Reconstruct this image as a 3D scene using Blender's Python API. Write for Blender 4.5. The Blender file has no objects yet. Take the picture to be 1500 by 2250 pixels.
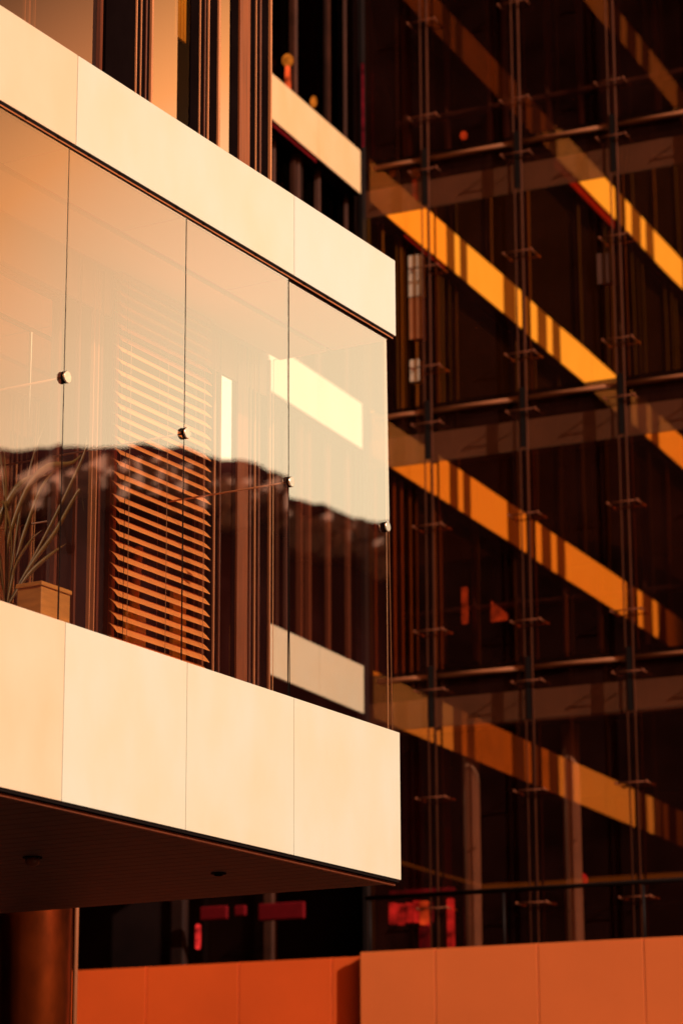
import bpy, bmesh, math, random
from mathutils import Vector, Matrix, noise
R = math.radians
rnd = random.Random(7)
sc = bpy.context.scene
COL = sc.collection

# ------------------------------------------------------------------ camera
cam_d = bpy.data.cameras.new('camera'); cam = bpy.data.objects.new('camera', cam_d); COL.objects.link(cam)
cam.location = (0, 0, 1.65)
cam.rotation_mode = 'QUATERNION'
_t, _r = 0.250249, -0.003406
_F = Vector((0, math.cos(_t), math.sin(_t))); _U = Vector((0, -math.sin(_t), math.cos(_t))); _X = Vector((1, 0, 0))
_X2 = _X*math.cos(_r) + _U*math.sin(_r); _U2 = -_X*math.sin(_r) + _U*math.cos(_r)
cam.rotation_quaternion = Matrix((_X2, _U2, -_F)).transposed().to_quaternion()
cam_d.sensor_fit = 'VERTICAL'; cam_d.sensor_height = 36.0; cam_d.sensor_width = 24.0
cam_d.lens = 5760.88/2250*36
cam_d.shift_x = (750-731.6)/2250; cam_d.shift_y = (1227.7-1125)/2250
cam_d.clip_start = 0.1; cam_d.clip_end = 5000
cam_d.dof.use_dof = True; cam_d.dof.focus_distance = 16.6; cam_d.dof.aperture_fstop = 1.9
sc.camera = cam

# ------------------------------------------------------------------ sky and sun
SUN_AZ, SUN_EL = 133.0, 27.0
w = bpy.data.worlds.new('World'); sc.world = w; w.use_nodes = True
nt = w.node_tree; nt.nodes.clear()
out = nt.nodes.new('ShaderNodeOutputWorld'); bg = nt.nodes.new('ShaderNodeBackground')
sky = nt.nodes.new('ShaderNodeTexSky'); sky.sky_type = 'NISHITA'; sky.sun_disc = False
sky.sun_elevation = R(SUN_EL); sky.sun_rotation = R(SUN_AZ); sky.dust_density = 4; sky.ozone_density = 0.5
mul = nt.nodes.new('ShaderNodeMix'); mul.data_type = 'RGBA'; mul.blend_type = 'MULTIPLY'; mul.inputs[0].default_value = 1
mul.inputs[7].default_value = (0.95, 0.42, 0.17, 1)          # warm evening tint
nt.links.new(sky.outputs[0], mul.inputs[6])
# warm glow added low in the sky at the right, to brighten the bay glass
def az_el(az, el): return Vector((math.sin(R(az))*math.cos(R(el)), math.cos(R(az))*math.cos(R(el)), math.sin(R(el))))
tc = nt.nodes.new('ShaderNodeTexCoord')
def lobe(az, el, cmin, cmax):
    d = nt.nodes.new('ShaderNodeVectorMath'); d.operation = 'DOT_PRODUCT'; d.inputs[1].default_value = az_el(az, el)
    nt.links.new(tc.outputs['Generated'], d.inputs[0])
    m = nt.nodes.new('ShaderNodeMapRange'); m.interpolation_type = 'SMOOTHSTEP'
    m.inputs[1].default_value = cmin; m.inputs[2].default_value = cmax
    nt.links.new(d.outputs['Value'], m.inputs[0]); return m.outputs[0]
l1 = lobe(57, 12, math.cos(R(19)), math.cos(R(4)))
rampn = nt.nodes.new('ShaderNodeValToRGB')
e = rampn.color_ramp.elements
e[0].position = 0; e[0].color = (0, 0, 0, 1)
e[1].position = 1; e[1].color = (1.12, 0.90, 0.60, 1)
k = rampn.color_ramp.elements.new(0.5); k.color = (1.0, 0.40, 0.135, 1)
nt.links.new(l1, rampn.inputs[0])
sc1 = nt.nodes.new('ShaderNodeVectorMath'); sc1.operation = 'SCALE'; sc1.inputs[3].default_value = 24.0
nt.links.new(rampn.outputs[0], sc1.inputs[0])
add = nt.nodes.new('ShaderNodeVectorMath'); add.operation = 'ADD'
nt.links.new(mul.outputs[2], add.inputs[0]); nt.links.new(sc1.outputs[0], add.inputs[1])
nt.links.new(add.outputs[0], bg.inputs[0]); bg.inputs[1].default_value = 0.09
nt.links.new(bg.outputs[0], out.inputs[0])
sun_d = bpy.data.lights.new('sun', 'SUN'); sun = bpy.data.objects.new('sun', sun_d); COL.objects.link(sun)
sun_d.energy = 4.25; sun_d.angle = R(0.5); sun_d.color = (1.0, 0.90, 0.73)
sun.rotation_mode = 'QUATERNION'; sun.rotation_quaternion = az_el(SUN_AZ, SUN_EL).to_track_quat('Z', 'Y')
sun.location = (20, 0, 40)
sc.view_settings.view_transform = 'Standard'; sc.view_settings.look = 'None'
sc.view_settings.exposure = 0.0; sc.view_settings.gamma = 1.0
sc.cycles.use_denoising = True
sc.cycles.max_bounces = 10; sc.cycles.transparent_max_bounces = 32; sc.cycles.glossy_bounces = 6
sc.cycles.caustics_reflective = False; sc.cycles.caustics_refractive = False
sc.cycles.sample_clamp_indirect = 6

# ------------------------------------------------------------------ materials
def newmat(name):
    m = bpy.data.materials.new(name); m.use_nodes = True; m.node_tree.nodes.clear()
    o = m.node_tree.nodes.new('ShaderNodeOutputMaterial'); return m, m.node_tree, o
def surf(name, col, rough=0.5, metal=0.0, var=0.12, scale=3.0, bump=0.0, bscale=60, stretch=(1, 1, 1), coat=0.0, spec=0.5, col2=None):
    m, t, o = newmat(name)
    b = t.nodes.new('ShaderNodeBsdfPrincipled')
    b.inputs['Roughness'].default_value = rough; b.inputs['Metallic'].default_value = metal
    b.inputs['Coat Weight'].default_value = coat; b.inputs['Coat Roughness'].default_value = 0.08
    b.inputs['Specular IOR Level'].default_value = spec
    tc = t.nodes.new('ShaderNodeTexCoord'); mp = t.nodes.new('ShaderNodeMapping'); mp.inputs['Scale'].default_value = stretch
    t.links.new(tc.outputs['Object'], mp.inputs[0])
    n = t.nodes.new('ShaderNodeTexNoise'); n.inputs['Scale'].default_value = scale; n.inputs['Detail'].default_value = 5
    t.links.new(mp.outputs[0], n.inputs[0])
    r = t.nodes.new('ShaderNodeValToRGB'); r.color_ramp.elements[0].position = 0.3; r.color_ramp.elements[1].position = 0.7
    c2 = col2 or tuple(c*(1-var) for c in col); c1 = col if col2 else tuple(min(1, c*(1+var*0.4)) for c in col)
    r.color_ramp.elements[0].color = (*c2, 1); r.color_ramp.elements[1].color = (*c1, 1)
    t.links.new(n.outputs[0], r.inputs[0]); t.links.new(r.outputs[0], b.inputs['Base Color'])
    if bump:
        n2 = t.nodes.new('ShaderNodeTexNoise'); n2.inputs['Scale'].default_value = bscale; n2.inputs['Detail'].default_value = 3
        t.links.new(mp.outputs[0], n2.inputs[0])
        bp = t.nodes.new('ShaderNodeBump'); bp.inputs['Strength'].default_value = bump; bp.inputs['Distance'].default_value = 0.01
        t.links.new(n2.outputs[0], bp.inputs['Height']); t.links.new(bp.outputs[0], b.inputs['Normal'])
    t.links.new(b.outputs[0], o.inputs[0]); return m
def glass(name, fac, gt=(1, 1, 1), tt=(1, 1, 1), rough=0.0, wav=0.0, wscale=1.2, fres=0.5, veil=0.0):
    m, t, o = newmat(name)
    tr = t.nodes.new('ShaderNodeBsdfTransparent'); tr.inputs[0].default_value = (*tt, 1)
    g = t.nodes.new('ShaderNodeBsdfGlossy'); g.inputs[0].default_value = (*gt, 1); g.inputs['Roughness'].default_value = rough
    mx = t.nodes.new('ShaderNodeMixShader')
    f = t.nodes.new('ShaderNodeFresnel'); f.inputs[0].default_value = 1.5
    ma = t.nodes.new('ShaderNodeMath'); ma.operation = 'MULTIPLY_ADD'; ma.use_clamp = True
    ma.inputs[1].default_value = fres; ma.inputs[2].default_value = fac
    t.links.new(f.outputs[0], ma.inputs[0]); t.links.new(ma.outputs[0], mx.inputs[0])
    if wav:
        tc = t.nodes.new('ShaderNodeTexCoord'); n = t.nodes.new('ShaderNodeTexNoise'); n.inputs['Scale'].default_value = wscale; n.inputs['Detail'].default_value = 1
        t.links.new(tc.outputs['Object'], n.inputs[0])
        bp = t.nodes.new('ShaderNodeBump'); bp.inputs['Strength'].default_value = wav; bp.inputs['Distance'].default_value = 0.01
        t.links.new(n.outputs[0], bp.inputs['Height']); t.links.new(bp.outputs[0], g.inputs['Normal'])
    t.links.new(tr.outputs[0], mx.inputs[1]); t.links.new(g.outputs[0], mx.inputs[2])
    if veil:                                                    # reddish diffuse veil painted on to lift the dark glass
        d = t.nodes.new('ShaderNodeBsdfDiffuse'); d.inputs[0].default_value = (.62, .17, .13, 1); m2 = t.nodes.new('ShaderNodeMixShader')
        tc2 = t.nodes.new('ShaderNodeTexCoord'); n2 = t.nodes.new('ShaderNodeTexNoise'); n2.inputs['Scale'].default_value = 1.7; n2.inputs['Detail'].default_value = 6
        t.links.new(tc2.outputs['Object'], n2.inputs[0]); mr = t.nodes.new('ShaderNodeMapRange')
        mr.inputs[1].default_value = .3; mr.inputs[2].default_value = .7; mr.inputs[3].default_value = veil*.5; mr.inputs[4].default_value = veil*1.4
        t.links.new(n2.outputs[0], mr.inputs[0]); t.links.new(mr.outputs[0], m2.inputs[0])
        t.links.new(mx.outputs[0], m2.inputs[1]); t.links.new(d.outputs[0], m2.inputs[2]); t.links.new(m2.outputs[0], o.inputs[0])
    else: t.links.new(mx.outputs[0], o.inputs[0])
    return m
def glow(name, col, s):
    m, t, o = newmat(name); e = t.nodes.new('ShaderNodeEmission'); e.inputs[0].default_value = (*col, 1)
    tc = t.nodes.new('ShaderNodeTexCoord'); n = t.nodes.new('ShaderNodeTexNoise'); n.inputs['Scale'].default_value = 6
    r = t.nodes.new('ShaderNodeMapRange'); r.inputs[1].default_value = .3; r.inputs[2].default_value = .7; r.inputs[3].default_value = s*.08; r.inputs[4].default_value = s
    t.links.new(tc.outputs['Object'], n.inputs[0]); t.links.new(n.outputs[0], r.inputs[0]); t.links.new(r.outputs[0], e.inputs[1])
    t.links.new(e.outputs[0], o.inputs[0]); return m
def panelmat(name='enamelled_panel', ca=(.65, .58, .45), cb=(.61, .62, .54)):
    # enamelled facade panel: cream, faint cloudy mottling drawn out vertically, soft satin gloss
    m, t, o = newmat(name)
    b = t.nodes.new('ShaderNodeBsdfPrincipled'); b.inputs['Roughness'].default_value = 0.38; b.inputs['Coat Weight'].default_value = 0.25
    b.inputs['Coat Roughness'].default_value = 0.12
    tc = t.nodes.new('ShaderNodeTexCoord'); mp = t.nodes.new('ShaderNodeMapping'); mp.inputs['Scale'].default_value = (1.6, 1.6, 0.9)
    n = t.nodes.new('ShaderNodeTexNoise'); n.inputs['Scale'].default_value = 1.6; n.inputs['Detail'].default_value = 4
    t.links.new(tc.outputs['Object'], mp.inputs[0]); t.links.new(mp.outputs[0], n.inputs[0])
    r = t.nodes.new('ShaderNodeValToRGB'); r.color_ramp.elements[0].position = .32; r.color_ramp.elements[1].position = .68
    r.color_ramp.elements[0].color = (*ca, 1); r.color_ramp.elements[1].color = (*cb, 1)
    n3 = t.nodes.new('ShaderNodeTexNoise'); n3.inputs['Scale'].default_value = 260; n3.inputs['Detail'].default_value = 2
    t.links.new(tc.outputs['Object'], n3.inputs[0])
    mr = t.nodes.new('ShaderNodeMapRange'); mr.inputs[1].default_value = .3; mr.inputs[2].default_value = .7; mr.inputs[3].default_value = .93; mr.inputs[4].default_value = 1.04
    t.links.new(n3.outputs[0], mr.inputs[0])
    mu = t.nodes.new('ShaderNodeVectorMath'); mu.operation = 'SCALE'
    t.links.new(n.outputs[0], r.inputs[0]); t.links.new(r.outputs[0], mu.inputs[0]); t.links.new(mr.outputs[0], mu.inputs[3])
    t.links.new(mu.outputs[0], b.inputs['Base Color'])
    bp = t.nodes.new('ShaderNodeBump'); bp.inputs['Strength'].default_value = .05; bp.inputs['Distance'].default_value = .01
    t.links.new(n.outputs[0], bp.inputs['Height']); t.links.new(bp.outputs[0], b.inputs['Normal'])
    t.links.new(b.outputs[0], o.inputs[0]); return m
M = dict(
    panel=panelmat(), panel2=panelmat('warm_panel', (.75, .61, .43), (.75, .65, .49)),
    peachlit=panelmat('peach_light_panel', (.70, .50, .34), (.68, .55, .41)), palelit=panelmat('pale_light_panel', (.64, .60, .51), (.62, .63, .58)),  # peach to pale copies of the cladding: warm light drift painted along the bands
    midp=surf('half_dim_panel', (.40, .20, .085), .45, var=.25, scale=2),  # weaker brightness of some mirrored stretches put into the colour
    panelo=panelmat('amber_panel', (.80, .49, .25), (.80, .54, .31)),
    bronze=surf('dim_stretch_panel', (.075, .022, .008), .45, var=.3, scale=2),  # dim stretches of the mirrored strips painted in as brown panels
    seal=surf('black_seal', (.008, .005, .005), .8, spec=.06),
    trim=surf('orange_trim', (.42, .12, .035), .4, var=.3),
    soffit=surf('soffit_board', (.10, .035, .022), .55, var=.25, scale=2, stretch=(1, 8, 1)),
    ceiling=surf('gallery_ceiling', (.86, .45, .22), .6, var=.05),
    ceil2=surf('gallery_ceiling_slot', (.38, .22, .14), .6, var=.05),
    floor=surf('gallery_floor', (.80, .55, .36), .6),
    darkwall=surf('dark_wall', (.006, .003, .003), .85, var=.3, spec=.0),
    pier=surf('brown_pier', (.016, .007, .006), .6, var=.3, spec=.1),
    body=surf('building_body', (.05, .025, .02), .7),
    frame=surf('orange_frame', (.55, .20, .08), .35, var=.2, stretch=(1, 1, .2), scale=8),
    frame2=surf('brown_frame', (.13, .030, .012), .4, var=.3, stretch=(4, 4, .2), scale=12),
    wood=surf('orange_mullion', (.27, .065, .018), .45, var=.45, stretch=(14, 14, .25), scale=6),
    lintel=surf('lintel', (.40, .19, .09), .5, var=.1),
    steel=surf('brushed_steel', (.85, .78, .7), .22, metal=1.0, var=.1, scale=30),
    slat=surf('copper_slat', (.95, .32, .075), .42, var=.12, scale=4),
    cord=surf('cord', (.5, .25, .12), .7),
    curtain=surf('yellow_curtain', (.85, .42, .02), .8, var=.15, stretch=(6, 6, .5)),
    yellow=surf('yellow_leaf', (.95, .62, .03), .6, var=.3),
    leaf=surf('green_leaf', (.15, .075, .012), .45, var=.5, scale=9, col2=(.12, .07, .015)),
    pot=surf('planter_wood', (.62, .24, .045), .6, var=.25, stretch=(2, 2, 12)),
    bay=glass('bay_glass', veil=.006, fac=.22, gt=(1, .97, .9), tt=(.95, .93, .95), wav=.02, wscale=.8, fres=1.0),
    bayclear=glass('bay_glass_inner', 0.0, tt=(.98, .97, .95), fres=0),
    edge=surf('glass_edge', (.62, .28, .12), .3, var=.1),
    winhi2=glass('gallery_window_glass', .48, (1, .95, .86), (.5, .4, .3), wav=.02, fres=1.0),
    win=glass('window_glass', .22, (1, .80, .74), (.6, .5, .45), wav=.02, fres=1.0),
    windark=glass('dark_window_glass', .004, (1, .8, .6), (.75, .62, .55), fres=.08),
    windeep=glass('far_window_glass', .004, (1, .8, .6), (.26, .18, .17), fres=.08),
    winhi=glass('mirror_window_glass', .34, (1, .86, .70), (.5, .4, .3), fres=1.0),
    g0=glass('facade_glass_top', veil=.016, fac=.075, gt=(1, .29, .06), tt=(.35, .22, .18), wav=.10, wscale=.7, fres=0.3),
    g1=glass('facade_glass_bright', veil=.016, fac=.97, gt=(1, .46, .05), tt=(.4, .25, .2), wav=.10, wscale=.7, fres=0),
    g2=glass('facade_glass_mid', veil=.016, fac=.60, gt=(1, .30, .025), tt=(.5, .32, .25), wav=.14, wscale=.7, fres=0),
    g3=glass('facade_glass_low', veil=.016, fac=.34, gt=(1, .33, .05), tt=(.6, .4, .32), wav=.12, wscale=.7, fres=0),
    gsp=glass('facade_glass_spandrel', veil=.016, fac=.13, gt=(1, .42, .12), tt=(.9, .75, .65), wav=.10, wscale=.7, fres=0),
    slab=surf('slab_edge', (.15, .062, .036), .6, var=.25, scale=1.5),
    rail=surf('brown_rail', (.30, .10, .045), .6, var=.2, spec=.15),
    mast=surf('dark_mast', (.010, .006, .006), .6, spec=.1),
    masttube=surf('brown_tube', (.085, .024, .012), .7, var=.2, spec=.06),
    fitting=surf('fitting_metal', (.17, .045, .02), .6, spec=.15),
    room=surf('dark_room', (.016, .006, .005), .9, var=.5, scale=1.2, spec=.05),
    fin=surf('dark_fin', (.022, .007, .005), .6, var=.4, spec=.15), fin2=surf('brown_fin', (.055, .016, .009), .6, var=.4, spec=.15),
    curtainbrown=surf('brown_curtain', (.09, .025, .013), .8, var=.5, stretch=(8, 8, .3), scale=5),
    roommul=surf('room_mullion', (.20, .07, .045), .5, var=.4),
    pillar=surf('interior_pillar', (.50, .32, .24), .6, var=.15),
    terra=surf('orange_red_panel', (.88, .185, .042), .65, var=.10, scale=.7, bump=.15, bscale=90),  # red cast of the wall's shade put into the panel colour
    wallred2=surf('deep_red_panel', (.93, .115, .012), .65, var=.14, scale=.7, bump=.15, bscale=90),
    joint=surf('wall_joint', (.25, .045, .02), .8),
    column=surf('bronze_column', (.55, .085, .012), .30, metal=.9, scale=1.3, stretch=(1.6, 1.6, .8), col2=(.025, .006, .004)),
    pipe=surf('downpipe', (.26, .075, .025), .5),
    paving=surf('paving', (.04, .022, .016), .8, var=.3, bump=.3),
    hill=surf('hill_forest', (.11, .028, .030), .95, var=.5, scale=.05, spec=.0),
    town=surf('town_wall', (.85, .50, .40), .9, var=.3, scale=.2, spec=0),
    white=surf('white_blind', (.70, .48, .36), .8, var=.15),
    picture=surf('brown_picture', (.45, .14, .05), .8, var=.2),
    redglow=glow('red_glow', (1, .035, .03), 1.3), redglow2=glow('orange_red_glow', (1, .10, .02), 1.6),
    reddim=glow('dim_red_glow', (1, .03, .05), .22), globe=glow('globe_glow', (1, .24, .02), .7),
    redwall=surf('red_banner', (.13, .004, .007), .9, var=.3, spec=.05), olive=surf('olive_box', (.035, .022, .010), .9, spec=.05),
)

# ------------------------------------------------------------------ geometry helpers
class Frame:
    def __init__(s, origin, ang): s.o = Vector(origin); s.a = ang; s.m = Matrix.Translation(s.o) @ Matrix.Rotation(ang, 4, 'Z')
BAY = Frame((0.4489051, 17.5, 0), math.atan2(0.86864316, 0.49543825))      # x away along the bay front, y into the building
FAC = Frame((0.42980342, 32.5, 0), math.atan2(-0.41799611, 0.90844882))    # x right along the glass facade, y into the building
WLD = Frame((0, 0, 0), 0)
def tag(o, label=None, cat=None, group=None, kind=None):
    if label: o['label'] = label
    if cat: o['category'] = cat
    if group: o['group'] = group
    if kind: o['kind'] = kind
    return o
def thing(name, fr, base, label, cat, group=None):
    o = bpy.data.objects.new(name, None); COL.objects.link(o); o.empty_display_size = .2
    o.matrix_world = fr.m @ Matrix.Translation(Vector(base)); o['_b'] = base
    tag(o, label, cat, group); return o
class MB:
    def __init__(s): s.bm = bmesh.new(); s.mats = []
    def mi(s, mat):
        if mat not in s.mats: s.mats.append(mat)
        return s.mats.index(mat)
    def box(s, x0, x1, y0, y1, z0, z1, mat, fm=None, bev=0):
        if x1 < x0: x0, x1 = x1, x0
        if y1 < y0: y0, y1 = y1, y0
        if z1 < z0: z0, z1 = z1, z0
        v = [s.bm.verts.new(p) for p in ((x0, y0, z0), (x1, y0, z0), (x1, y1, z0), (x0, y1, z0), (x0, y0, z1), (x1, y0, z1), (x1, y1, z1), (x0, y1, z1))]
        fs = []
        for key, q in (('bot', (3, 2, 1, 0)), ('top', (4, 5, 6, 7)), ('front', (0, 1, 5, 4)), ('right', (1, 2, 6, 5)), ('back', (2, 3, 7, 6)), ('left', (3, 0, 4, 7))):
            f = s.bm.faces.new([v[i] for i in q]); f.material_index = s.mi((fm or {}).get(key, mat)); fs.append(f)
        if bev:
            es = list({e for f in fs for e in f.edges})
            bmesh.ops.bevel(s.bm, geom=es, offset=bev, segments=2, affect='EDGES', profile=.5, clamp_overlap=True)
        return s
    def tube(s, a, b, r, mat, n=12, r2=None):
        a, b = Vector(a), Vector(b); d = (b-a); q = d.to_track_quat('Z', 'Y'); r2 = r if r2 is None else r2
        ra = [s.bm.verts.new(a + q @ Vector((math.cos(t)*r, math.sin(t)*r, 0))) for t in [2*math.pi*i/n for i in range(n)]]
        rb = [s.bm.verts.new(b + q @ Vector((math.cos(t)*r2, math.sin(t)*r2, 0))) for t in [2*math.pi*i/n for i in range(n)]]
        k = s.mi(mat)
        for i in range(n):
            f = s.bm.faces.new((ra[i], ra[(i+1) % n], rb[(i+1) % n], rb[i])); f.material_index = k; f.smooth = True
        for c in (ra[::-1], rb): f = s.bm.faces.new(c); f.material_index = k
        return s
    def ball(s, c, r, mat, sz=1.0, n=12):
        k = s.mi(mat); res = bmesh.ops.create_uvsphere(s.bm, u_segments=n, v_segments=n//2+2, radius=r, matrix=Matrix.Translation(c) @ Matrix.Diagonal((1, 1, sz, 1)))
        for v in res['verts']:
            for f in v.link_faces: f.material_index = k; f.smooth = True
        return s
    def lathe(s, c, prof, mat, n=20):
        c = Vector(c); k = s.mi(mat); rings = []
        for r, z in prof: rings.append([s.bm.verts.new(c + Vector((math.cos(2*math.pi*i/n)*r, math.sin(2*math.pi*i/n)*r, z))) for i in range(n)])
        for a, b in zip(rings, rings[1:]):
            for i in range(n):
                f = s.bm.faces.new((a[i], a[(i+1) % n], b[(i+1) % n], b[i])); f.material_index = k; f.smooth = True
        for c_ in (rings[0][::-1], rings[-1]): f = s.bm.faces.new(c_); f.material_index = k
        return s
    def blade(s, pts, w, mat, side, th=.0007):
        """a long tapering leaf along pts"""
        k = s.mi(mat); side = Vector(side).normalized(); n = len(pts); ring = []
        for i, p in enumerate(pts):
            p = Vector(p); t = i/(n-1); ww = w*max(.03, math.sin(math.pi*min(1, (t*.92+.12)))**.8)
            d = (Vector(pts[min(i+1, n-1)]) - Vector(pts[max(i-1, 0)])).normalized(); nn = d.cross(side)*th
            ring.append([s.bm.verts.new(p - side*ww), s.bm.verts.new(p - nn*2), s.bm.verts.new(p + side*ww), s.bm.verts.new(p + nn)])
        for a, b in zip(ring, ring[1:]):
            for i in range(4):
                f = s.bm.faces.new((a[i], a[(i+1) % 4], b[(i+1) % 4], b[i])); f.material_index = k; f.smooth = True
        return s
    def build(s, name, parent=None, fr=WLD, base=(0, 0, 0)):
        """vertices are given in the frame's coordinates; base = the thing's base in the same frame"""
        root = parent
        while root is not None and root.parent is not None: root = root.parent
        b = Vector(root['_b']) if root is not None else Vector(base)
        own = Vector((0, 0, 0))
        bmesh.ops.translate(s.bm, verts=s.bm.verts, vec=-b)
        bmesh.ops.recalc_face_normals(s.bm, faces=s.bm.faces)
        me = bpy.data.meshes.new(name); s.bm.to_mesh(me); s.bm.free()
        for m in s.mats: me.materials.append(m)
        o = bpy.data.objects.new(name, me); COL.objects.link(o)
        if parent is not None: o.parent = parent
        else: o.matrix_world = fr.m @ Matrix.Translation(b)
        return o
def bx(name, parent, dims, mat, bev=0, fm=None, **kw):
    return MB().box(*dims, mat, fm, bev).build(name, parent, **kw)
def copy_tree(o, parent=None):
    c = o.copy(); COL.objects.link(c); c.parent = parent
    if parent is None: c.matrix_world = o.matrix_world.copy()
    for ch in o.children: copy_tree(ch, c)
    return c

# ================================================================== setting
tag(MB().box(-400, 400, -60, 700, -.5, 0, M['paving']).build('ground'), kind='structure')

# wooded hillside across the valley: it stands outside the frame on the right and shows mirrored in the bay glass
HC = Vector((-14.4, 8.2)); HD = 300.0
prof = [(30, 12), (48, 13.9), (56, 15.0), (58.07, 15.45), (59.2, 15.82), (60.3, 16.12), (62.8, 16.7), (65.4, 16.66), (67, 16.45), (72, 15.2), (80, 13), (90, 9)]
def ridge_el(az):
    for (a, e0), (b, e1) in zip(prof, prof[1:]):
        if a <= az <= b:
            t = (az-a)/(b-a); return e0+(e1-e0)*t
    return prof[-1][1]
def hill_h(az, t):
    top = math.tan(R(ridge_el(az)-.27))*HD + 1.0
    return top*(math.sin(math.pi*min(1, t/.5)/2)**1.15 if t <= .5 else math.cos(math.pi*(t-.5)))
def hill_r(t): return 170 + 260*t
bm = bmesh.new(); grid = []
NA, NR = 240, 16
for i in range(NA+1):
    az = 40 + 50*i/NA; col = []
    for j in range(NR+1):
        t = j/NR; rr = hill_r(t)
        h = max(-2, hill_h(az, t)) + (noise.noise(Vector((az*1.3, t*6, 0)))*.8 + noise.noise(Vector((az*9, t*14, 3)))*.4 if 0 < j < NR else -2)
        col.append(bm.verts.new((HC.x + math.sin(R(az))*rr, HC.y + math.cos(R(az))*rr, h)))
    grid.append(col)
for i in range(NA):
    for j in range(NR): f = bm.faces.new((grid[i][j], grid[i+1][j], grid[i+1][j+1], grid[i][j+1])); f.smooth = True
mb = MB(); mb.bm.free(); mb.bm = bm; mb.mi(M['hill'])
tag(mb.build('hillside'), kind='structure')
# rows of small pale houses climbing the hillside, read as one mass in the reflection
mb = MB()
for de, gap, lo, hi in ((.60, .10, 56, 61), (.66, .22, 61, 72), (.78, .06, 57, 63), (.88, .12, 61, 72), (.98, .04, 56, 63), (1.06, .15, 62, 72), (1.18, .10, 56, 66), (1.45, .6, 60, 72)):
    az = lo
    while az < hi:
        az += rnd.uniform(.10, .30)
        if rnd.random() < gap: az += rnd.uniform(.2, .7); continue
        el = ridge_el(az) - de + rnd.uniform(-.05, .05) - .04*math.sin(az*2)
        t = .5
        while t > .1 and (hill_h(az, t)-1.65)/hill_r(t) > math.tan(R(el)): t -= .004
        rr = hill_r(t); z = hill_h(az, t); x, y = HC.x + math.sin(R(az))*rr, HC.y + math.cos(R(az))*rr; hw = rnd.uniform(.8, 3.4); hh = rnd.uniform(.1, .9)
        mb.box(x-hw*1.5, x+hw*1.5, y-.5, y+.5, z+.2, z+hh+.9, M['town'])
tag(mb.build('hillside_town'), 'pale rows of distant houses climbing the dark hillside', kind='stuff')

# ================================================================== the building with the projecting bay
main = thing('bay_building', BAY, (-4, 2, 0), 'office building with projecting glazed bay between two cream panel bands', 'building')
def mpart(name, mb, parent=None, label=None): return tag(mb.build(name, parent or main), label)
SB = 1.0         # the inner wall stands one metre behind the bay front
G = .006
# lower band
lj = [-6.38, -5.12, -3.885, -2.647, -1.407, 0.0]
for (a, b), pm in zip(zip(lj, lj[1:]), ('peachlit', 'peachlit', 'panel', 'panel', 'panel')): mpart('lower_band_panel', MB().box(a+G/2, b-G/2, 0, .03, 3.905, 4.905, M[pm], bev=.004))
uj = [-6.35, -3.888, -1.406, 0.0]
for (a, b), pm in zip(zip(uj, uj[1:]), ('peachlit', 'panel', 'palelit')): mpart('upper_band_panel', MB().box(a+G/2, b-G/2, 0, .03, 7.737, 8.303, M[pm], bev=.004))
# slabs behind the bands
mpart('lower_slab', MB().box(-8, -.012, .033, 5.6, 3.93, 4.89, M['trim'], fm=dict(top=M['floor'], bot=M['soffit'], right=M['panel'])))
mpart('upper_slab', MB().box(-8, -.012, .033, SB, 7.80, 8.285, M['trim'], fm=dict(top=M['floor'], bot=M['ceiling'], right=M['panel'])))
# gallery ceiling in three strips with a slot between, and cross joints
c = MB().box(-8, -.02, .06, .50, 7.716, 7.79, M['ceiling']).box(-8, -.02, .56, .94, 7.716, 7.79, M['ceiling']).box(-8, -.02, .50, .56, 7.75, 7.79, M['ceil2'])
for u in (-3.93, -2.685, -1.45): c.box(u-.003, u+.003, .062, .499, 7.7135, 7.7155, M['ceil2'])
mpart('gallery_ceiling', c)
# dark head channel over the glass with orange lip, clips
h = MB().box(-8, -.03, .006, .05, 7.721, 7.734, M['seal']).box(-8, -.03, .009, .016, 7.711, 7.7205, M['trim'])
mpart('head_channel', h)
for i in range(14): u = -.35-.31*i; mpart('head_clip', MB().box(u, u+.02, -.002, .0055, 7.722, 7.733, M['seal']))
mpart('foot_trim', MB().box(-8, -.02, .035, .06, 3.867, 3.885, M['frame2']).box(-8, -.015, .01, .034, 3.888, 3.902, M['seal']))
# soffit boards running back from the front edge
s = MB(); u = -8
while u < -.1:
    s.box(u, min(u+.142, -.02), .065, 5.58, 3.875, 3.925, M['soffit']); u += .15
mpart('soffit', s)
# bay glass, four panes on show, each with its clamp disc and rod
gj = [-6.42, -5.18, -3.931, -2.685, -1.449, -.088]
tilt = [0, .0004, -.0004, -.0012, -.0085]
for i, (a, b) in enumerate(zip(gj, gj[1:])):
    p = MB().box(a+.002, b-.002, .018, .025, 4.86, 7.703, M['edge'], fm=dict(front=M['bay'], back=M['bayclear'], left=M['seal'], top=M['seal'], bot=M['seal']))
    zc = 6.3
    for v in p.bm.verts: v.co.y += (zc - v.co.z)*tilt[i]
    pane = mpart('glass_pane', p)
    if i: mpart('pane_joint', MB().box(a-.0022, a+.0022, .0165, .024, 4.9, 7.70, M['seal']), pane)
    ub = b - (0 if i < 4 else .07)
    d = MB().tube((ub, .016, 6.314), (ub, .000, 6.314), .035, M['seal'], 24).tube((ub, -.0005, 6.314), (ub, -.009, 6.314), .036, M['steel'], 28, .033)
    mpart('clamp_disc', d, pane)
    if i < 4: mpart('stay_rod', MB().tube((ub, .034, 6.314), (ub, .985, 6.314), .006, M['frame'], 10), pane)
mpart('side_pane', MB().box(-.098, -.088, .04, SB-.05, 4.9, 7.70, M['edge'], fm=dict(right=M['bayclear'], left=M['bayclear'])))
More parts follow.
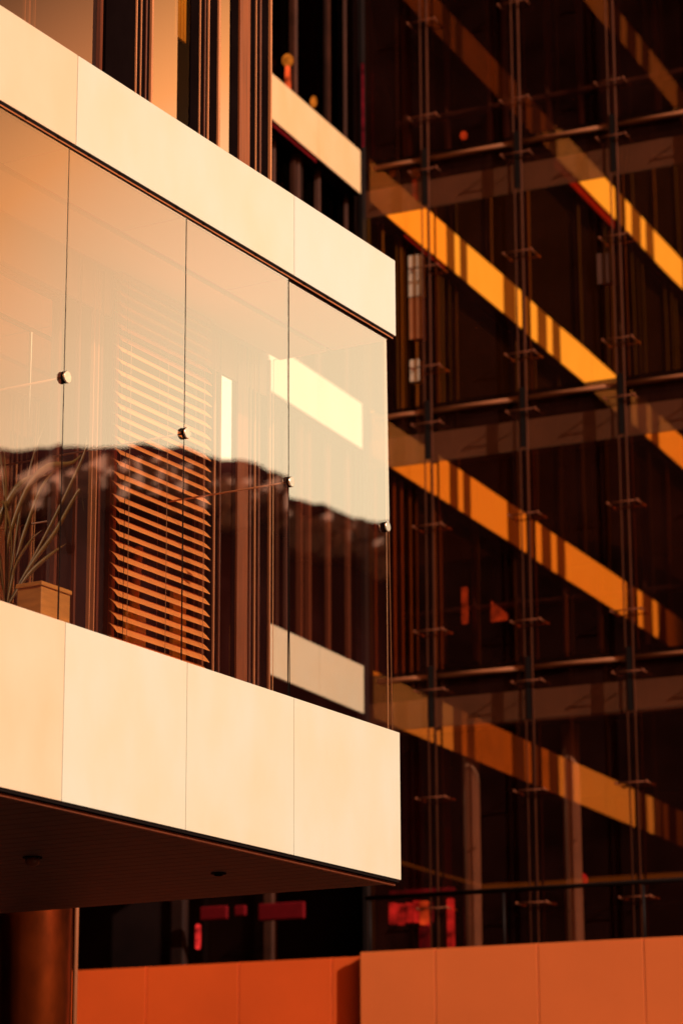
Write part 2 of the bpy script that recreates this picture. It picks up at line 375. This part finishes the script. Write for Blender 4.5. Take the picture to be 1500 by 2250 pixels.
# body of the building behind the inner wall
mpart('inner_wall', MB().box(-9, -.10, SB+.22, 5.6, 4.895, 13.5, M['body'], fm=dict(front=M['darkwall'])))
lin = MB().box(-9, -.10, SB, SB+.2, 7.43, 7.79, M['lintel'])
mpart('lintel', lin)
# posts common to both storeys: (u0, u1, proud of wall, material)
posts = [(-1.832, -1.823, .006, 'frame'), (-1.772, -1.765, .004, 'frame'), (-1.712, -1.70, .004, 'frame2'), (-1.655, -1.635, .012, 'frame'),
         (-1.032, -1.024, .004, 'frame'), (-.968, -.957, .004, 'frame2'), (-.922, -.912, .006, 'frame'), (-.79, -.766, .008, 'frame'),
         (-.505, -.365, .01, 'wood'), (-.272, -.264, .005, 'frame'), (-.215, -.196, .004, 'frame2'), (-.075, -.057, .01, 'frame')]
lowposts = [(-2.42, -2.40, .004, 'frame2'), (-2.255, -2.245, .006, 'frame'), (-2.205, -2.195, .006, 'frame'), (-2.172, -2.15, .004, 'frame2'), (-2.055, -2.03, .010, 'frame2'), (-2.018, -1.985, .014, 'frame'),
            (-.80, -.785, .006, 'frame'), (-.735, -.718, .008, 'frame2'), (-.505, -.365, .010, 'wood'), (-.335, -.31, .004, 'frame2'), (-.270, -.255, .006, 'frame'), (-.22, -.196, .005, 'frame2'), (-.075, -.057, .01, 'frame')]
for L_, z0, z1 in ((posts, 8.29, 13.5), (lowposts, 4.895, 7.714)):
    for u0, u1, pr, mt in L_: mpart('wall_post', MB().box(u0, u1, SB-pr, SB+.215, z0, z1, M[mt], bev=.002))
for u0, u1 in ((-2.178, -1.657), (-1.138, -.792), (-.608, -.507), (-.363, -.19)): mpart('dark_infill', MB().box(u0, u1, SB+.006, SB+.2, 8.29, 13.5, M['darkwall']))
for u0, u1 in ((-.858, -.712), (-.548, -.507), (-.363, -.19)): mpart('dark_infill', MB().box(u0, u1, SB+.006, SB+.2, 4.897, 7.428, M['darkwall']))
mpart('corner_cladding', MB().box(-.19, -.078, SB+.01, SB+.21, 4.895, 7.714, M['darkwall']).box(-.19, -.078, SB+.01, SB+.21, 8.29, 13.5, M['darkwall']))
mpart('pier', MB().box(-2.54, -2.06, SB+.02, SB+.21, 4.895, 7.428, M['pier']))
def window(u0, u1, z0, z1, mat, fr=True, back=None, name='window', y=SB+.06):
    f = MB()
    if fr:
        for a, b, c_, d_ in ((u0, u0+.03, z0, z1), (u1-.03, u1, z0, z1), (u0+.03, u1-.03, z0, z0+.03), (u0+.03, u1-.03, z1-.03, z1)):
            f.box(a, b, y-.03, y+.05, c_, d_, M['frame2'])
        wo = mpart(name, f)
        mpart('pane', MB().box(u0+.032, u1-.032, y, y+.01, z0+.032, z1-.032, mat, fm=dict(back=M['bayclear'])), wo)
    else:
        wo = mpart(name, f.box(u0, u1, y, y+.012, z0, z1, mat, fm=dict(back=M['bayclear'])))
    return wo
window(-3.75, -2.56, 4.9, 7.42, M['winhi2'])
window(-5.2, -3.78, 4.9, 7.42, M['winhi2'])
window(-1.98, -.86, 4.9, 7.42, M['windark'])
window(-.71, -.55, 4.9, 7.42, M['winhi2'], False, y=SB+.012)
window(-4.6, -2.18, 8.30, 12.0, M['win'])
for u0, u1 in ((-2.99, -2.975), (-2.945, -2.925), (-2.88, -2.872)): mpart('wall_post', MB().box(u0, u1, SB+.074, SB+.09, 8.34, 11.9, M['frame']))
window(-1.625, -1.30, 8.30, 12.0, M['winhi'], False, y=SB+.012)
window(-1.295, -1.14, 8.30, 12.0, M['windark'], False, y=SB+.012)
window(-.755, -.61, 8.30, 12.0, M['winhi'], False, y=SB+.012)
CURZ = 9.76
cur = MB()
for i in range(8): cur.tube((-1.285+.019*i, SB+.045+.006*(i % 2), CURZ), (-1.285+.019*i, SB+.045+.006*(i % 2), 12), .012, M['curtain'], 8)
tag(cur.build('curtain', fr=BAY, base=(-1.2, SB+.05, CURZ)), 'yellow curtain hanging in the upper storey window above the bay', 'curtain')

# ---- venetian blind in the gallery window
bl = thing('venetian_blind', BAY, (-1.42, SB-.06, 5.0), 'copper orange venetian blind hanging behind the bay glass', 'blind')
mb = MB(); z = 7.66; i = 0
while z > 4.98:
    t_ = R(44+rnd.uniform(-3.5, 3.5)); hw = .047; y = SB-.07; dz = hw*math.sin(t_)
    n_ = 5; top = []; bot = []
    for kx, u in ((0, -2.085), (1, -.995)):
        sg = rnd.uniform(-.004, .004)
        ta, tb = [], []
        for q in range(n_):
            f_ = q/(n_-1)*2-1; yy = y + hw*math.cos(t_)*f_; zz = z + sg + dz*f_ + .006*(1-f_*f_)
            ta.append(mb.bm.verts.new((u, yy, zz))); tb.append(mb.bm.verts.new((u, yy, zz-.0022)))
        top.append(ta); bot.append(tb)
    kk = mb.mi(M['slat'])
    for q in range(n_-1):
        for fc in ((top[0][q], top[1][q], top[1][q+1], top[0][q+1]), (bot[0][q+1], bot[1][q+1], bot[1][q], bot[0][q])):
            f = mb.bm.faces.new(fc); f.material_index = kk; f.smooth = True
    for fc in ((top[0][0], bot[0][0], bot[1][0], top[1][0]), (top[0][-1], top[1][-1], bot[1][-1], bot[0][-1])):
        mb.bm.faces.new(fc).material_index = kk
    z -= .0775+rnd.uniform(-.003, .003); i += 1
tag(mb.build('slats', bl))
MB().box(-2.09, -.99, SB-.10, SB-.04, 7.675, 7.712, M['frame'], bev=.003).build('head_rail', bl)
for u in (-1.98, -1.54, -1.09): MB().tube((u, SB-.107, 4.98), (u, SB-.107, 7.68), .0016, M['cord'], 6).tube((u+.012, SB-.03, 4.98), (u+.012, SB-.03, 7.68), .0016, M['cord'], 6).build('ladder_cord', bl)
MB().tube((-2.04, SB-.115, 5.1), (-2.04, SB-.115, 7.66), .0022, M['seal'], 6).build('pull_cord', bl)

# ---- plants and things standing in the gallery
def plant(base, n, hgt, spread, mat, label, group=None, seed=1, wd=.017, lean=(0, 0)):
    r_ = random.Random(seed)
    t = thing('potted_plant', BAY, base, label, 'plant', group)
    bxx, byy, bz = base
    MB().lathe(base, ((.07, 0), (.10, .02), (.12, .2), (.125, .22), (.11, .22), (.10, .17)), M['pot']).build('pot', t)
    lf = MB()
    for k_ in range(n):
        a = r_.uniform(0, 6.283); sp = spread*r_.uniform(.3, 1); hh = hgt*r_.uniform(.55, 1); pts = []
        for q in range(12):
            s_ = q/11; rad = sp*s_**1.5
            pts.append((bxx+math.cos(a)*(rad+.02)+lean[0]*s_, byy+math.sin(a)*(rad*.28)+lean[1]*s_, bz+.17+hh*(s_*1.25-.55*s_**2.6)))
        lf.blade(pts, wd*r_.uniform(.7, 1.3), mat, (-math.sin(a), math.cos(a)*.5, .25))
    lf.build('leaves', t); return t
def arching(name, base, label, leaves, potr, mat):
    t = thing('potted_plant', BAY, base, label, 'plant', 'plants in the gallery'); b_ = Vector(base)
    MB().lathe(base, ((potr*.6, 0), (potr*.8, .02), (potr, .24), (potr*1.05, .26), (potr*.9, .26), (potr*.85, .2)), M['pot']).build('pot', t)
    lf = MB()
    for pts, wd in leaves:
        # smooth the hand set points
        P = [Vector(p) for p in pts]; fine = []
        for q in range(len(P)-1):
            p0, p1, p2, p3 = P[max(0, q-1)], P[q], P[q+1], P[min(len(P)-1, q+2)]
            for k_ in range(5):
                x = k_/5; fine.append(.5*((2*p1)+(-p0+p2)*x+(2*p0-5*p1+4*p2-p3)*x*x+(-p0+3*p1-3*p2+p3)*x**3))
        fine.append(P[-1]); d = (fine[-1]-fine[0]).normalized()
        lf.blade(fine, wd*1.5, mat, (d.z*.9, .35, -d.x*.9))
    lf.build('leaves', t)
o_ = (-3.50, .7)
arching('plant', (-3.50, .7, 4.895), 'spiky plant whose long leaves arch over the orange box', [
    ([(-3.50, .7, 5.15), (-3.44, .68, 5.45), (-3.38, .66, 5.66), (-3.27, .64, 5.92), (-3.16, .62, 6.06)], .022),
    ([(-3.50, .7, 5.15), (-3.56, .66, 5.5), (-3.45, .62, 5.85), (-3.27, .60, 6.04), (-3.05, .58, 6.12), (-2.93, .56, 6.24)], .024),
    ([(-3.50, .7, 5.15), (-3.62, .7, 5.55), (-3.52, .66, 5.82), (-3.38, .64, 5.95), (-3.24, .6, 6.0)], .034),
    ([(-3.50, .7, 5.15), (-3.34, .66, 5.42), (-3.16, .62, 5.66), (-3.02, .6, 5.88), (-2.96, .58, 5.97), (-2.93, .57, 5.85)], .018),
    ([(-3.50, .7, 5.15), (-3.38, .64, 5.36), (-3.24, .6, 5.50), (-3.09, .58, 5.61)], .014),
    ([(-3.50, .7, 5.15), (-3.2, .62, 5.7), (-2.98, .56, 6.15), (-2.935, .55, 6.28), (-2.925, .54, 6.1), (-2.93, .54, 5.92)], .016),
    ([(-3.50, .7, 5.15), (-3.46, .74, 5.6), (-3.5, .78, 6.1), (-3.62, .8, 6.4)], .02),
    ([(-3.50, .7, 5.15), (-3.6, .6, 5.5), (-3.75, .55, 5.7), (-3.9, .5, 5.6)], .024)] + [([(-3.50, .7, 5.12), (-3.50+dx*.25, .68, 5.12+h*.5), (-3.50+dx*.6, .66-.02*q, 5.12+h*.85), (-3.50+dx, .64-.03*q, 5.12+h*e_)], w_)
      for q, (dx, h, e_, w_) in enumerate(((.25, 1.1, 1.1, .014), (-.2, .9, 1.1, .02), (-.45, .7, .6, .024), (.12, .5, 1.0, .014)))], .10, M['leaf'])
pb = thing('planter_box', BAY, (-3.5, .44, 4.895), 'orange wooden box standing behind the glass beside the plant', 'box')
MB().box(-3.642, -3.36, .35, .52, 4.895, 5.205, M['pot'], bev=.004).build('body', pb)
MB().box(-3.650, -3.352, .342, .528, 5.209, 5.235, M['pot'], bev=.004).build('rim', pb)
yb = thing('yellow_stand', BAY, (-1.7, SB-.0, 4.895), 'yellow folded stand showing through the left half of the blind', 'stand')
for a, b in (((-1.83, SB+.0, 4.9), (-1.70, SB+.0, 5.95)), ((-1.62, SB+.0, 4.9), (-1.76, SB+.0, 5.7))): MB().tube(a, b, .03, M['yellow'], 8).build('leg', yb)
MB().box(-1.86, -1.62, SB-.012, SB+.012, 5.0, 5.5, M['yellow'], bev=.003).build('board', yb)
yc = MB().box(-1.30, -1.14, SB-.01, SB+.02, 4.9, 5.75, M['yellow'], bev=.004)
tag(yc.build('yellow_board', fr=BAY, base=(-1.13, SB, 4.9)), 'plain yellow board standing behind the right half of the blind', 'board')
MBt = MB().box(-.69, -.60, SB+.10, SB+.13, 5.2, 5.70, M['curtain'], bev=.003)
tag(MBt.build('folding_screen', fr=BAY, base=(-.65, SB, 4.9)), 'narrow yellow screen behind the slim window right of the blind', 'screen')

# ---- downlights in the soffit
for (u, y_), lab in (((-2.359, 1.307), 'small round lamp under the soffit at the left'), ((-1.134, .727), 'flat dark round lamp near the middle of the soffit')):
    t = thing('ceiling_lamp', BAY, (u, y_, 3.87), lab, 'lamp', 'lamps under the soffit')
    MB().tube((u, y_, 3.875), (u, y_, 3.868), .06 if 'small' in lab else .05, M['seal'], 20).build('ring', t)
    MB().ball((u, y_, 3.850 if 'small' in lab else 3.862), .045 if 'small' in lab else .03, M['pipe' if 'small' in lab else 'seal'], .8 if 'small' in lab else .3).build('bulb_cover', t)

# ================================================================== second building, running into the corner at right angles to the glass facade
# in the facade frame its front is the plane x = 0 and it runs towards the camera along -y
B2 = thing('banded_office_building', FAC, (-2, -7, 0), 'office building of dark windows and cream bands beyond the bay', 'building')
def b2(name, mb, label=None): return tag(mb.build(name, B2), label)
segs = [(0.02, 1.42, 1), (1.43, 2.83, 1), (2.84, 3.13, 0), (3.15, 3.34, 1), (3.35, 3.62, 0), (3.63, 5.06, 1), (5.07, 5.57, 0), (5.58, 5.84, 1), (5.85, 6.27, 0), (6.28, 6.57, 1),
        (6.58, 7.00, 0), (7.01, 7.25, 1), (7.26, 7.62, 0), (7.63, 9.1, 1), (9.11, 10.58, 1), (10.59, 11.13, 0), (11.14, 11.45, 1), (11.46, 11.99, 0), (12.0, 12.27, 1), (12.28, 12.74, 0), (12.75, 14.4, 1), (14.41, 16.5, 0)]
bands = [(7.92, 8.53), (11.39, 12.0), (14.91, 15.52), (18.4, 18.98), (21.95, 22.5)]
for bi, (z0, z1) in enumerate(bands):
    for g0, g1, br in segs: b2('band_panel' if br else 'dim_band_panel', MB().box(-.03, 0, -g1, -g0, z0, z1, M['panelo' if bi == 2 and g0 < 2.9 else 'midp' if (bi == 0 and 2.9 < g0 < 6.7) or (bi == 3 and g0 < 7.3) else 'panel2'] if br else M['bronze'], bev=.004))
    b2('floor_slab', MB().box(-5, -.034, -16.5, -.02, z0+.03, z1-.03, M['trim'], fm=dict(bot=M['room'], top=M['room'])))
    b2('red_band_strip', MB().box(-.05, -.036, -2.84, -1.42, z0-.05, z0+.025, M['redwall'])) if bi == 2 else None  # thin red strip along the underside of the band
    b2('red_band_strip', MB().box(-.05, -.036, -10.6, -7.6, z0-.16, z0+.025, M['redwall'])) if bi == 3 else None
zt = [b[1]-.03 for b in bands]; zb = [b[0]+.03 for b in bands[1:]] + [26]
for k_, (za, zz) in enumerate(zip(zt, zb)):
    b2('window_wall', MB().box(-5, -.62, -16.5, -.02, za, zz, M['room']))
    g = .1
    r2 = random.Random(20+k_)
    while g < 16:
        wd = r2.choice((.025, .04, .05))
        near = ('frame2', 'fin2', 'curtainbrown') if k_ == 0 else ('fin', 'fin2', 'fin2', 'curtainbrown')
        b2('window_mullion', MB().box(-.24, -.19+r2.uniform(-.03, .02), -g-wd, -g, za+.001, zz-.001, M[r2.choice(near) if g < 3 else r2.choice(('fin', 'fin', 'fin2'))]))
        g += r2.choice((.12, .35, .6, .25) if k_ == 0 else (.12, .5, .9, .7)) if g < 3 else r2.choice((.3, 1.4, 2.4, 1.1))
    b2('window_pane', MB().box(-.27, -.26, -16.4, -.05, za, zz, M['windeep']))
b2('corner_return', MB().box(-5, -.16, .03, 6.3, 7.9, 26, M['room']))
b2('unseen_side_screen', MB().box(-9.2, -9.0, -17, 1.1, 0, 7.88, M['room']))  # unseen wall added to keep the sky out of the facade reflection
b2('unseen_end_screen', MB().box(-9, .9, -17.2, -17, 0, 7.88, M['room']))  # unseen wall added so the low facade glass mirrors dark
b2('undercroft_ceiling', MB().box(-9, -5.002, -16.5, .9, 7.7, 7.9, M['room']))
b2('undercroft_wall', MB().box(-9, -.16, .9, 1.1, 0, 7.88, M['room']))
b2('roof', MB().box(-5, .02, -16.5, -.02, 26, 26.3, M['trim']))
# things at its windows
gl = thing('globe_lamp', FAC, (-.14, -2.05, 15.52), 'orange globe on a red stand over the cream band of the far building', 'lamp')
MB().ball((-.14, -2.05, 16.03), .075, M['globe'], 1.15).build('globe', gl)
MB().tube((-.14, -2.05, 15.52), (-.14, -2.05, 15.95), .045, M['redglow2'], 10, .03).build('stand', gl)
gl2 = MB().ball((-.14, -1.28, 15.78), .045, M['globe'], 1.8)
tag(gl2.build('wall_lamp', fr=FAC, base=(-.14, -1.28, 15.78)), 'small dim yellow lamp near the panel joint of the far building', 'lamp')

# ================================================================== the glass facade
FB = thing('glass_facade_building', FAC, (3, 2, 0), 'dark glass curtain wall building with brown slab edges and steel masts', 'building')
def fb(name, mb, parent=None, label=None): return tag(mb.build(name, parent or FB), label)
rails = [8.33, 11.80, 15.27, 18.74, 22.21]
SE = 7.4
masts = [0.90, 2.19, 3.485, 4.78, 6.07, 7.34]
for i, z in enumerate(rails):
    fb('slab_edge', MB().box(-.02, SE, .06, .30, z-.655, z-.26, M['slab']).box(-.02, SE, .20, .30, z-.255, z-.10, M['fin']))  # upper strip recessed and darkened for the shade under the rail
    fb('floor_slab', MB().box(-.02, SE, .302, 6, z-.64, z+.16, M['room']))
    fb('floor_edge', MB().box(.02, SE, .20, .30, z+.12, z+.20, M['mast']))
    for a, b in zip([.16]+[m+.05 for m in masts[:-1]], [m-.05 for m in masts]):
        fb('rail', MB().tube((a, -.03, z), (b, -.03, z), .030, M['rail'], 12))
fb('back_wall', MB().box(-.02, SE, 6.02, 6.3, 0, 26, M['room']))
fb('left_wall', MB().box(-.12, -.03, .31, 6.3, 0, 26, M['room']))
fb('end_wall', MB().box(SE+.005, SE+.1, 0, 6.3, 0, 26, M['body']))
fb('roof', MB().box(-.02, SE+.2, -.1, 6.3, 26.01, 26.2, M['body']))
# glass panes by storey: between rails, split at the spandrel and half way up
cols = list(zip([0.0]+masts[:-1], masts))
def gl_pane(a, b, z0, z1, mat):
    p = MB().box(a+.006, b-.006, 0, .012, z0+.005, z1-.005, M['seal'], fm=dict(front=mat, back=M['bayclear']))
    dy = rnd.uniform(-.0018, .0018)
    for v in p.bm.verts: v.co.y += dy*(v.co.x-(a+b)/2)
    return fb('glass_pane', p)
zs = [5.0, 7.6, 11.1, 14.55, 18.0, 21.5, 25.9]
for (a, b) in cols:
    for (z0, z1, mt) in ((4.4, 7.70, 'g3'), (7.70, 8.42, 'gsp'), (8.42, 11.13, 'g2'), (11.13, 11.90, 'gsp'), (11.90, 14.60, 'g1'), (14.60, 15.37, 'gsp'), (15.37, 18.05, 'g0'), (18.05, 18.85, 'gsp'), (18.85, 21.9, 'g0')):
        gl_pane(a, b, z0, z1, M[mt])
# masts with edge tubes and clamp arms
for k_, s_ in enumerate(masts):
    m_ = fb('mast', MB().tube((s_-.035, -.10, 2), (s_-.035, -.10, 25.5), .010, M['masttube'], 8))
    fb('mast_tube', MB().tube((s_+.06, -.10, 2), (s_+.06, -.10, 25.5), .014, M['masttube'], 8), m_)
    for z in rails: fb('mast_bracket', MB().box(s_-.02, s_+.045, -.115, -.085, z-.66, z+.12, M['mast']), m_)
    for z in rails[:-1]:
        for dz in (-.19, -1.54, -2.9):
            if z+dz < 5: continue
            q = MB().tube((s_-.19, -.15, z+dz), (s_+.19, -.15, z+dz), .009, M['fitting'], 8).ball((s_-.19, -.15, z+dz), .020, M['fitting'], n=10).ball((s_+.19, -.15, z+dz), .020, M['fitting'], n=10)
            for sg in (-.19, .19): q.tube((s_+sg, -.15, z+dz), (s_+sg, -.005, z+dz), .010, M['fitting'], 8)
            fb('clamp_arm', q)
m_ = fb('mast', MB().box(-.03, .03, -.12, -.02, 2, 25.5, M['mast']))
# inner window frames a metre behind the glass, per storey
fz = [(0.2, 7.67)] + [(r+.17, (rails+[25.9])[i+1]-.66) for i, r in enumerate(rails)]
r3 = random.Random(5)
for i, (za, zz) in enumerate(fz):
    f_ = MB(); s_ = .12
    while s_ < SE-.1:
        wd = r3.choice((.03, .045, .07)); f_.box(s_, s_+wd, 1.05, 1.2, za, zz, M['roommul']); s_ += r3.choice((.22, .45, .62, .30))
    f_.box(.02, SE-.02, 1.06, 1.19, za+.9, za+.96, M['roommul'])
    fb('inner_window_frame', f_) if i else None
for s_, y_ in ((1.21, .42), (2.53, .42), (4.2, .45)):
    fb('pillar', MB().tube((s_, y_, 0), (s_, y_, 7.66), .11, M['pillar'], 20))

# things behind the facade glass
def lone(name, mb, base, label, cat, group=None, fr=FAC): return tag(mb.build(name, fr=fr, base=base), label, cat, group)
lone('red_sign', MB().box(.93, 1.02, .88, .93, 9.19, 9.68, M['redglow2'], bev=.02), (.97, .9, 9.19), 'glowing upright red strip in the third row of dark rooms', 'light')
q = MB(); k_ = q.mi(M['redglow2'])
vv = [q.bm.verts.new(p) for p in ((1.33, .88, 9.19), (1.55, .88, 9.19), (1.55, .88, 9.27), (1.35, .88, 9.45), (1.33, .95, 9.19), (1.55, .95, 9.19), (1.55, .95, 9.27), (1.35, .95, 9.45))]
for f in ((0, 1, 2, 3), (7, 6, 5, 4), (0, 4, 5, 1), (1, 5, 6, 2), (2, 6, 7, 3), (3, 7, 4, 0)): q.bm.faces.new([vv[j] for j in f]).material_index = k_
lone('red_lampshade', q, (1.44, .92, 9.19), 'glowing wedge shaped red orange shade right of the red strip', 'lamp')
hs = thing('hanging_banner', FAC, (.74, -.05, 12.9), 'pale and brown hanging banner right of the bay corner', 'banner')
MB().box(.645, .835, -.055, -.045, 13.38, 13.95, M['white'], bev=.002).build('upper_cloth', hs)
MB().box(.65, .83, -.054, -.046, 12.80, 13.365, M['picture'], bev=.002).build('lower_cloth', hs)
lone('small_notice', MB().box(.65, .78, -.055, -.045, 12.22, 12.52, M['white'], bev=.002), (.71, -.05, 12.22), 'small pale notice low down under the hanging banner', 'notice')
lone('picture', MB().box(3.22, 3.42, -.055, -.045, 13.15, 13.56, M['curtainbrown'], bev=.002), (3.32, -.05, 13.15), 'small square brown panel on the glass between the masts', 'panel')
lone('red_tube_light', MB().tube((.06, -.16, 15.55), (.06, -.16, 16.75), .018, M['reddim'], 8), (.06, -.16, 15.55), 'thin dim red tube upright in the corner of the two far buildings', 'light')
dl = thing('desk_lamp', FAC, (1.19, .6, 15.44), 'tiny red lamp on the floor of the topmost dark room', 'lamp')
MB().ball((1.19, .6, 15.80), .05, M['redglow2'], 1.2).build('shade', dl)
MB().tube((1.19, .6, 15.44), (1.19, .6, 15.74), .015, M['seal'], 8).build('stem', dl)
rc = thing('red_curtain', FAC, (.45, .78, 5.3), 'dark red curtain hanging beside the lower bay corner', 'curtain')
c = MB()
for i in range(9): c.tube((.16+.03*i, .78+.012*(i % 2), 5.6), (.16+.03*i, .78+.012*(i % 2), 7.55), .019, M['redwall'], 8)
c.build('wide_drape', rc); c = MB()
for i in range(3): c.tube((.72+.025*i, .78+.012*(i % 2), 5.2), (.72+.025*i, .78+.012*(i % 2), 7.55), .015, M['redwall'], 8)
c.build('narrow_drape', rc)

# ================================================================== low walls, handrail, column in front of the facade
WB = thing('red_panel_wall', FAC, (2.5, -1.3, 0), 'nearer orange red panel wall at the bottom right', 'wall')
def at_f(x): return x
xs = [.543, 1.496, 2.756, 4.013, 5.27, 6.53, 7.3]
for a, b in zip(xs, xs[1:]): MB().box(a+.006, b-.006, -1.5, -1.46, 0, 4.79, M['terra'], bev=.003).build('wall_panel', WB)
MB().box(.553, 7.29, -1.457, -1.3, 0, 4.77, M['joint']).build('wall_core', WB)
WA = thing('red_set_back_wall', FAC, (-3, .3, 0), 'deeper red panel wall set back under the bay', 'wall')
xs = [-7, -4.9, -3.63, -2.36, -1.10, .13, .54]
for a, b in zip(xs, xs[1:]): MB().box(a+.006, b-.006, -1.38, -1.34, 0, 4.755, M['wallred2'], bev=.003).build('wall_panel', WA)
MB().box(-6.99, .53, -1.337, -1.2, 0, 4.74, M['joint']).build('wall_core', WA)
HR = thing('handrail', FAC, (3, -1.0, 4.7), 'dark handrail on posts running above the red walls', 'railing')
MB().tube((.45, -1.1, 5.47), (7.3, -1.1, 5.47), .028, M['mast'], 10).build('rail', HR)
for s_ in (.5, 2.2, 3.9, 5.6, 7.25): MB().tube((s_, -1.1, 4.60), (s_, -1.1, 5.44), .018, M['mast'], 8).build('post', HR)
CO = thing('bronze_column', WLD, (-2.33, 20.6, 0), 'round bronze column beside the red wall under the soffit', 'column')
MB().tube((-2.33, 20.6, .1), (-2.33, 20.6, 9), .285, M['column'], 48).build('shaft', CO)
MB().tube((-2.33, 20.6, 0), (-2.33, 20.6, .1), .33, M['column'], 48).build('base', CO)
tag(MB().tube((-2.02, 20.62, 0), (-2.02, 20.62, 9), .02, M['pipe'], 12).build('downpipe', base=(-2.03, 20.75, 0)), 'thin downpipe standing right beside the bronze column', 'pipe')
# red lit bar seen between the wall top and the soffit
def fac_lone(x0, x1, y0, y1, z0, z1, m, name, lab, cat, group=None): return lone(name, MB().box(x0, x1, y0, y1, z0, z1, M[m], bev=.024), ((x0+x1)/2, (y0+y1)/2, z0), lab, cat, group)
rb = thing('red_light_box', FAC, (.23, .63, 5.3), 'bright red glowing box over the meeting of the two walls', 'light')
MB().box(-.12, .58, .66, .70, 5.36, 5.62, M['reddim'], bev=.01).build('back_panel', rb)
for k_, (s_, w_, z0, z1, mt) in enumerate(((-.06, .03, 5.38, 5.58, 'reddim'), (.05, .05, 5.36, 5.62, 'redglow'), (.16, .05, 5.34, 5.60, 'redglow'), (.27, .045, 5.37, 5.61, 'redglow'), (.38, .05, 5.36, 5.63, 'redglow'), (.48, .06, 5.33, 5.62, 'redglow2'), (.53, .03, 5.0, 5.34, 'redglow'))):
    MB().tube((s_, .62, z0), (s_, .62, z1), w_, M[mt], 12).build('glowing_tube', rb)
fac_lone(.78, .88, .60, .66, 4.95, 5.64, 'redglow', 'red_light_post', 'bright red glowing post right of the red box', 'light')
fac_lone(.42, .57, .56, .59, 4.95, 5.31, 'reddim', 'red_neon', 'dim red upright light under the right end of the red box', 'light')
fac_lone(-.37, .87, .68, .72, 5.73, 5.79, 'reddim', 'red_light_strip', 'long dim red strip just above the dark handrail', 'light')
fac_lone(-1.54, -.89, .0, .06, 5.41, 5.63, 'redwall', 'red_window_sign', 'dark red sign between the soffit and the set back wall', 'sign')
fac_lone(-2.43, -2.36, .0, .06, 5.10, 5.42, 'redglow', 'red_lantern', 'small upright crimson light above the set back wall', 'light')
fac_lone(-2.42, -2.02, .1, .16, 5.47, 5.65, 'redwall', 'red_notice', 'wider dark red notice right over the crimson light', 'notice')
fac_lone(-1.62, -1.47, .3, .45, 4.6, 7.6, 'fin2', 'brown_pillar', 'faint brown pillar left of the dark red sign in the undercroft', 'pillar', 'undercroft pillars')
fac_lone(-2.95, -2.75, .3, .45, 4.6, 7.6, 'fin', 'brown_pillar', 'darkest narrow pillar left of the crimson light in the undercroft', 'pillar', 'undercroft pillars')
fac_lone(-1.93, -1.76, .1, .16, 5.50, 5.64, 'redwall', 'red_notice', 'smaller dark red notice right of the larger one under the soffit', 'notice')
rl = thing('red_floor_lamp', FAC, (2.6, .5, 5.5), 'small rounded red lamp at the right foot of the second pillar', 'lamp')
MB().ball((2.6, .5, 5.76), .085, M['redglow'], .9).build('shade', rl)
MB().tube((2.6, .5, 5.3), (2.6, .5, 5.69), .02, M['seal'], 8).build('stem', rl)

for o in list(COL.objects):
    if '_b' in o: del o['_b']
